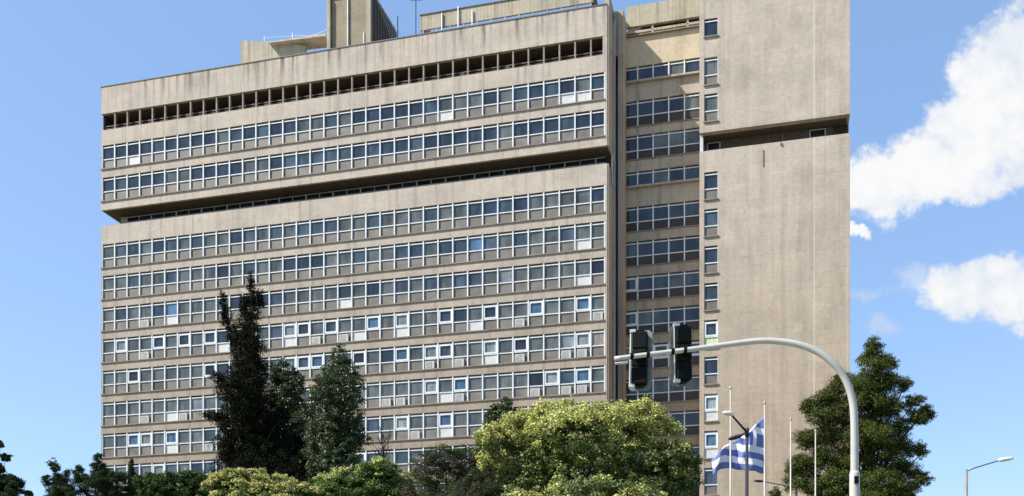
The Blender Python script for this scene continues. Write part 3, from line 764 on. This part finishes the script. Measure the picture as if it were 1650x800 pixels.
def tree(kind, label, cat, x, Y, lobes, n, L, wr, mats, seed, group=None, trunk_r=.22, trunk_top=None, cname='crown', nt_=1, **kw):
    base = at(x, HZ, Y); base.z = 0
    T = empty(kind, base); tag(T, label, cat, group)
    co, C, R = crown(cname, T, base, lobes, Y, n, L, wr, mats, seed, **kw)
    rg = random.Random(seed)
    ztop = max(c[2] for c in C); zt = trunk_top if trunk_top else ztop
    tk = MB(); pts = []
    for i in range(7):
        f = i/6; pts.append(Vector((rg.uniform(-.08, .08)*f*2, rg.uniform(-.08, .08)*f*2, zt*.92*f)))
    # lean the trunk gently to the top lobe
    tl = C[int(np.argmax(C[:, 2]))]
    for i in range(7): pts[i].x += (tl[0]-base.x)*(i/6)**1.5; pts[i].y += (tl[1]-base.y)*(i/6)**1.5
    tk.tube(pts, [trunk_r*(1.25 if i == 0 else 1)*(1-.82*i/6) for i in range(7)], M['bark'], 9)
    to = tk.build('trunk', T, smooth=True)
    br = MB()
    for c in C:
        q = Vector((c[0]-base.x, c[1]-base.y, c[2]))
        f = max(.12, min(.85, (q.z*.72)/(zt*.92))); i = int(f*6); a = pts[i].lerp(pts[min(i+1, 6)], f*6-i)
        r0 = trunk_r*.38*(1-.6*f)
        mid = a.lerp(q, .5)+Vector((rg.uniform(-.15, .15), rg.uniform(-.15, .15), .1*(q-a).length))
        br.tube([a, mid, q], [r0, r0*.6, r0*.2], M['bark'], 6)
        for _ in range(nt_):
            e = q+Vector((rg.uniform(-1, 1), rg.uniform(-1, 1), rg.uniform(-.2, 1)))*.3*(abs(q.x-a.x)+.8)
            br.tube([mid.lerp(q, rg.uniform(.3, 1)), e], [r0*.3, r0*.08], M['bark'], 4)
    br.build('limbs', T, smooth=True)
    return T
dark_lobes = [(404, 452, 6, 14), (407, 478, 9, 20), (394, 492, 8, 18), (418, 480, 6, 16), (360, 484, 5, 14), (364, 512, 7, 20), (374, 535, 9, 18), (403, 520, 17, 26), (390, 553, 20, 26), (412, 560, 16, 22),
    (392, 588, 22, 26), (412, 600, 22, 28), (352, 607, 12, 6), (366, 616, 16, 9), (385, 630, 32, 26), (418, 640, 26, 30), (447, 615, 8, 8), (338, 668, 12, 5), (358, 674, 20, 8), (385, 672, 34, 28), (425, 682, 34, 32), (456, 668, 14, 16), (395, 712, 46, 30), (448, 715, 36, 34), (368, 722, 22, 18), (478, 735, 24, 28), (390, 752, 44, 30), (440, 760, 56, 32), (400, 800, 66, 40), (460, 810, 50, 45), (420, 870, 75, 55)]
tree('cypress_tree', 'tall ragged almost black conifer with split spiky top before the facade', 'tree', 405, 50, scl(dark_lobes, 1.1, 1.15), 230000, .10, .35, [LM['dark']], 1, trunk_r=.3, clump=.26, upb=.2, fill=.1, droop=.5, dens=1.4)
tree('poplar_tree', 'narrow grey-green columnar tree in the right of the two, beside the dark conifer', 'tree', 540, 50,
     scl([(548, 578, 13, 18), (556, 600, 20, 20), (533, 612, 22, 22), (548, 635, 36, 30), (540, 670, 42, 36), (552, 700, 34, 34), (532, 715, 34, 40), (540, 755, 42, 40), (540, 810, 40, 50), (540, 880, 38, 60)], 1.15, 1.1), 80000, .10, .6, [LM['poplar']], 2, group='columnar poplars beside the dark conifer', clump=.2, fill=.45, trunk_r=.2)
tree('poplar_tree', 'smaller olive-green columnar tree squeezed between the black conifer and the other poplar', 'tree', 464, 57,
     scl([(456, 604, 16, 16), (470, 622, 20, 22), (452, 640, 22, 26), (468, 668, 26, 30), (462, 705, 30, 34), (466, 750, 32, 40), (465, 820, 34, 60)], 1.2, 1.1), 50000, .11, .6, [LM['poplar']], 3, group='columnar poplars beside the dark conifer', clump=.2, fill=.45, trunk_r=.18)
tree('broadleaf_tree', 'small round dark green tree top peeping up behind the yellow-flowering tree', 'tree', 812, 58,
     [(812, 652, 12, 12), (800, 668, 20, 16), (824, 672, 20, 16), (810, 690, 32, 20), (812, 725, 36, 30), (812, 790, 40, 50)], 22000, .15, .6, [LM['poplar'], LM['poplar']], 4, clump=.22, fill=.4, trunk_r=.2)
gold = [(905, 672, 48, 26), (868, 684, 36, 26), (950, 676, 42, 26), (1000, 678, 44, 26), (1036, 682, 30, 26), (838, 700, 40, 28), (795, 706, 26, 18), (780, 722, 20, 18), (930, 715, 70, 40), (1010, 722, 70, 42), (870, 735, 60, 42), (1064, 712, 30, 28), (1086, 740, 32, 28), (1112, 748, 18, 16), (1100, 775, 26, 22), (820, 740, 44, 34), (1030, 770, 70, 44), (950, 780, 80, 48), (870, 785, 56, 40), (960, 850, 140, 60), (860, 840, 70, 50), (1060, 850, 60, 50)]
tree('flowering_tree', 'big round tree with dark leaves under a yellow-green flowering top', 'tree', 955, 30, gold, 190000, .075, .55, [LM['golden'], LM['blossom']], 5, blossom=(1.0, -.35, .30, .66), clump=.22, fill=.7, trunk_r=.24, trunk_top=7.5)
tree('bronze_leaved_tree', 'dull brownish purple loose-leaved tree left of the big yellow-flowering one', 'tree', 755, 34,
     [(715, 738, 34, 18), (690, 756, 30, 22), (745, 745, 36, 22), (785, 742, 34, 24), (815, 748, 26, 26), (835, 775, 30, 30), (730, 775, 50, 30), (785, 780, 50, 32), (680, 790, 34, 28), (760, 830, 90, 45), (760, 900, 80, 45)], 120000, .055, .45, [LM['brown'], LM['bush']], 6, blossom=(1.1, .0), clump=.17, fill=.35, trunk_r=.18)
tree('broadleaf_tree', 'fresh bright green rounded tree top right of the cream-flowering shrub', 'tree', 600, 36,
     [(612, 756, 26, 16), (590, 764, 26, 18), (640, 772, 24, 20), (560, 775, 26, 18), (530, 786, 30, 18), (605, 785, 44, 26), (560, 800, 50, 26), (640, 805, 34, 30), (590, 850, 80, 45)], 80000, .07, .6, [LM['green'], LM['blossom']], 7, blossom=(.7, .3, .3, .6), clump=.17, fill=.5, trunk_r=.18)
tree('flowering_shrub', 'broad shrub covered in pale cream-yellow blossom below the black conifer', 'shrub', 420, 28,
     [(380, 775, 32, 14), (410, 770, 24, 12), (352, 785, 22, 14), (440, 780, 30, 14), (470, 784, 24, 12), (400, 795, 50, 20), (495, 795, 22, 12), (440, 800, 50, 20), (420, 840, 95, 35)], 90000, .06, .6, [LM['green'], LM['cream']], 8, blossom=(1.35, -.2), clump=.12, fill=.6, trunk_r=.14)
tree('bush_tree', 'mid-green bushy tree crown at the lower left corner of the long facade', 'tree', 280, 44,
     [(232, 775, 16, 14), (255, 782, 20, 14), (285, 778, 22, 16), (315, 778, 22, 18), (270, 800, 50, 22), (330, 800, 24, 26), (240, 800, 24, 18), (280, 840, 70, 35)], 60000, .085, .6, [LM['bush'], LM['green']], 9, blossom=(.5, .2), clump=.2, fill=.4, trunk_r=.18)
tree('pine_tree', 'dark pine with two tufted tops left of the building, against the sky', 'tree', 120, 48,
     [(82, 745, 7, 8), (90, 755, 7, 7), (100, 768, 13, 12), (78, 775, 6, 8), (92, 785, 22, 14), (130, 765, 9, 14), (135, 782, 20, 14), (110, 800, 44, 16), (120, 840, 60, 34)], 60000, .11, .22, [LM['conifer'], LM['bush']], 10, group='dark conifers along the lower left', blossom=(.9, .0), clump=.22, fill=.4, trunk_r=.2, cs=.9)
tree('pine_tree', 'dark pointed conifer just overlapping the building corner at lower left', 'tree', 165, 46,
     [(161, 740, 6, 8), (158, 752, 11, 8), (165, 765, 14, 12), (160, 782, 20, 16), (190, 778, 14, 14), (175, 800, 34, 18), (214, 752, 3, 12), (214, 770, 8, 12), (212, 790, 16, 16), (180, 840, 50, 34)], 60000, .11, .22, [LM['conifer'], LM['bush']], 11, group='dark conifers along the lower left', blossom=(.9, .0), clump=.2, fill=.4, trunk_r=.2, cs=.9)
tree('pine_tree', 'dark conifer cut by the left edge of the view, tufts stepping down', 'tree', -6, 40,
     [(2, 718, 6, 6), (6, 736, 8, 6), (0, 756, 7, 9), (20, 775, 9, 9), (22, 788, 18, 12), (2, 785, 14, 20), (45, 798, 8, 6), (5, 820, 40, 30)], 30000, .12, .25, [LM['conifer']], 12, group='dark conifers along the lower left', clump=.18, fill=.4, trunk_r=.18)
pine = [(1412, 560, 13, 12), (1400, 578, 12, 9), (1425, 580, 11, 9), (1408, 596, 24, 11), (1436, 588, 8, 6), (1398, 612, 26, 12), (1428, 616, 22, 12), (1456, 622, 11, 9), (1362, 612, 14, 10), (1350, 628, 16, 9), (1378, 632, 26, 13), (1418, 640, 28, 14), (1326, 646, 16, 10), (1303, 656, 13, 9), (1350, 652, 24, 12), (1390, 662, 36, 15), (1440, 658, 26, 12), (1470, 650, 14, 8), (1492, 664, 13, 8), (1478, 676, 22, 10), (1325, 672, 24, 11), (1360, 684, 36, 15), (1415, 690, 36, 15), (1448, 690, 16, 10), (1300, 708, 18, 11), (1336, 706, 26, 13), (1385, 712, 36, 16), (1430, 718, 36, 14), (1468, 722, 18, 9), (1484, 730, 10, 8),
    (1282, 752, 16, 11), (1312, 740, 26, 14), (1360, 745, 40, 18), (1415, 752, 42, 18), (1462, 762, 26, 11), (1484, 774, 12, 8), (1300, 775, 30, 16), (1350, 785, 44, 20), (1410, 792, 48, 20), (1462, 795, 24, 12), (1250, 795, 8, 6), (1380, 840, 90, 38), (1380, 900, 80, 40)]
tree('pine_tree', 'large bushy green pine standing right of the blank tower', 'tree', 1392, 48, scl(pine, 1.12, 1.45), 330000, .115, .24, [LM['pine']], 13, trunk_r=.28, clump=.34, fill=.15, upb=.3, nt_=0, dens=1.6)
# bare sapling
bs = at(618, HZ, 60); bs.z = 0
T = empty('bare_sapling', bs); tag(T, 'thin leafless dark sapling right of the larger poplar, against lower windows', 'tree')
tw = MB(); rg = random.Random(5); ht = at(618, 700, 60).z
tw.tube([(0, 0, 0), (.1, 0, ht*.5), (0, .05, ht)], [.12, .08, .02], M['lampdark'], 7)
tw.build('trunk', T, smooth=True)
tw = MB()
for i in range(46):
    z = ht*(.72+.27*rg.random()); a = rg.uniform(0, 6.28); l = rg.uniform(.4, 1.1)
    p = Vector((.05, 0, z)); q = p+Vector((math.cos(a)*l*.6, math.sin(a)*l*.6, l*.8)); r = q+Vector((rg.uniform(-.2, .2), rg.uniform(-.2, .2), rg.uniform(.1, .5)))
    tw.tube([p, q, r], [.03, .018, .006], M['lampdark'], 5)
    for _ in range(3):
        s = p.lerp(q, rg.uniform(.3, 1)); tw.tube([s, s+Vector((rg.uniform(-.35, .35), rg.uniform(-.35, .35), rg.uniform(0, .4)))], [.015, .004], M['lampdark'], 4)
tw.build('twigs', T)

# ------------------------------------------------------------------ camera, sky, sun
cam = bpy.data.cameras.new('camera'); co = bpy.data.objects.new('camera', cam); COL.objects.link(co)
co.location = (0, 0, EYE); co.rotation_euler = (math.pi/2, 0, 0)
cam.sensor_width = 36; cam.lens = 36.0; cam.shift_y = (HZ-400)/F; cam.clip_end = 8000; cam.clip_start = .1
scene.camera = co

SUN = (Vector((-.25105, -.96797, 0))*1.0-EU*1.8+Vector((0, 0, 2.2))).normalized()
EL = math.asin(SUN.z); AZ = math.atan2(SUN.x, SUN.y)
sl = bpy.data.lights.new('sun', 'SUN'); so = bpy.data.objects.new('sun', sl); COL.objects.link(so)
so.rotation_euler = SUN.to_track_quat('Z', 'Y').to_euler(); sl.energy = 5.0; sl.angle = math.radians(.5); sl.color = (1, .95, .87)

w = bpy.data.worlds.new('World'); scene.world = w; w.use_nodes = True
nt = w.node_tree; nt.nodes.clear(); L = nt.links.new
out = N(nt, 'ShaderNodeOutputWorld')
sky = N(nt, 'ShaderNodeTexSky', sky_type='NISHITA'); sky.sun_disc = False; sky.sun_elevation = EL; sky.sun_rotation = AZ
sky.altitude = 100; sky.air_density = 1.0; sky.dust_density = .6; sky.ozone_density = 1.6
bg = N(nt, 'ShaderNodeBackground'); bg.inputs[1].default_value = .12
L(mixc(nt, sky.outputs[0], (1.35, 2.35, 4.2), .4), bg.inputs[0])
tc = N(nt, 'ShaderNodeTexCoord'); sx = N(nt, 'ShaderNodeSeparateXYZ'); L(tc.outputs['Generated'], sx.inputs[0])
def ma(op, a, b=None, c=None):
    n = N(nt, 'ShaderNodeMath', operation=op)
    for i, v in enumerate((a, b, c)):
        if v is None: continue
        if hasattr(v, 'is_output'): L(v, n.inputs[i])
        else: n.inputs[i].default_value = v
    return n.outputs[0]
yy = ma('MAXIMUM', sx.outputs['Y'], .02)
A = ma('DIVIDE', sx.outputs['X'], yy); Bv = ma('DIVIDE', sx.outputs['Z'], yy)
cx = N(nt, 'ShaderNodeCombineXYZ'); L(A, cx.inputs[0]); L(Bv, cx.inputs[1])
def wnoise(scale, detail, rough=.55, off=(0, 0, 0), dist=0):
    mp = N(nt, 'ShaderNodeMapping'); L(cx.outputs[0], mp.inputs[0]); mp.inputs['Location'].default_value = off
    n = N(nt, 'ShaderNodeTexNoise', inp={'Scale': scale, 'Detail': detail, 'Roughness': rough, 'Distortion': dist}); L(mp.outputs[0], n.inputs['Vector']); return n
w1 = wnoise(9, 6, .6)
wa = wnoise(22, 7, .62, (11, 4, 0), .4); wb = wnoise(22, 7, .62, (2, 15, 0), .4)
A = ma('MULTIPLY_ADD', ma('SUBTRACT', wa.outputs[0], .5), .055, A); Bv = ma('MULTIPLY_ADD', ma('SUBTRACT', wb.outputs[0], .5), .055, Bv)
def ell(x, y, rx, ry):
    a0 = (x-CX)/F; b0 = (HZ-y)/F
    da = ma('MULTIPLY', ma('SUBTRACT', A, a0), F/rx); db = ma('MULTIPLY', ma('SUBTRACT', Bv, b0), F/ry)
    return ma('SUBTRACT', 1.0, ma('SQRT', ma('ADD', ma('MULTIPLY', da, da), ma('MULTIPLY', db, db))))
cl = [(1660, 100, 95, 90), (1590, 120, 60, 60), (1540, 200, 60, 45), (1610, 160, 82, 80), (1660, 230, 120, 85), (1575, 235, 85, 75), (1500, 265, 80, 62), (1425, 295, 85, 52), (1350, 300, 80, 50), (1550, 290, 110, 45), (1740, 150, 120, 130),
      (1382, 372, 18, 14), (1600, 460, 95, 50), (1560, 475, 75, 42), (1660, 490, 90, 50)]
dens = None
for e_ in cl:
    v = ell(e_[0], e_[1], e_[2]*1.08, e_[3]*1.06)
    dens = v if dens is None else ma('SMOOTH_MAX', dens, v, .18)
n1 = ma('SUBTRACT', w1.outputs[0], .5)
n2 = ma('SUBTRACT', wnoise(34, 8, .65, (3, 1, 0)).outputs[0], .5)
n3 = ma('SUBTRACT', wnoise(5, 6, .6, (7, 2, 0)).outputs[0], .5)
d0 = ma('ADD', ma('ADD', dens, ma('MULTIPLY', n1, 1.0)), ma('MULTIPLY', n2, .9))
mr = N(nt, 'ShaderNodeMapRange', interpolation_type='SMOOTHSTEP'); L(d0, mr.inputs[0]); mr.inputs[1].default_value = -.05; mr.inputs[2].default_value = .42
# thin wisps near the clouds
wsp = ma('MAXIMUM', ell(1395, 472, 50, 26), ma('MAXIMUM', ell(1425, 528, 34, 26), ell(1470, 450, 60, 30)))
d2 = ma('ADD', ma('ADD', wsp, ma('MULTIPLY', n1, 1.2)), ma('MULTIPLY', n2, 1.2))
mr2 = N(nt, 'ShaderNodeMapRange', interpolation_type='SMOOTHSTEP'); L(d2, mr2.inputs[0]); mr2.inputs[1].default_value = .15; mr2.inputs[2].default_value = .9; mr2.inputs[4].default_value = .5
fac = ma('MAXIMUM', mr.outputs[0], mr2.outputs[0])
front = ma('GREATER_THAN', sx.outputs['Y'], .05)
fac = ma('MULTIPLY', fac, front)
# cloud body: soft grey hollows and undersides
sh = ma('ADD', ma('ADD', ma('MULTIPLY', n2, .9), ma('MULTIPLY', n3, 1.6)), ma('MULTIPLY', ma('MINIMUM', d0, .6), .30))
shr = ramp(nt, ma('ADD', sh, .5), [(.30, (.66, .75, .90)), (.55, (.84, .89, .97)), (.85, (1.0, 1.0, 1.0))])
bg2 = N(nt, 'ShaderNodeBackground'); L(shr.outputs[0], bg2.inputs[0]); bg2.inputs[1].default_value = .50
mxs = N(nt, 'ShaderNodeMixShader'); L(fac, mxs.inputs[0]); L(bg.outputs[0], mxs.inputs[1]); L(bg2.outputs[0], mxs.inputs[2])
L(mxs.outputs[0], out.inputs[0])

scene.view_settings.view_transform = 'Standard'; scene.view_settings.look = 'None'
scene.view_settings.exposure = 0.95; scene.view_settings.gamma = 1; scene.view_settings.use_curve_mapping = False
scene.render.engine = 'CYCLES'
scene.cycles.max_bounces = 6; scene.cycles.transparent_max_bounces = 4
print('individual windows', n_ind)
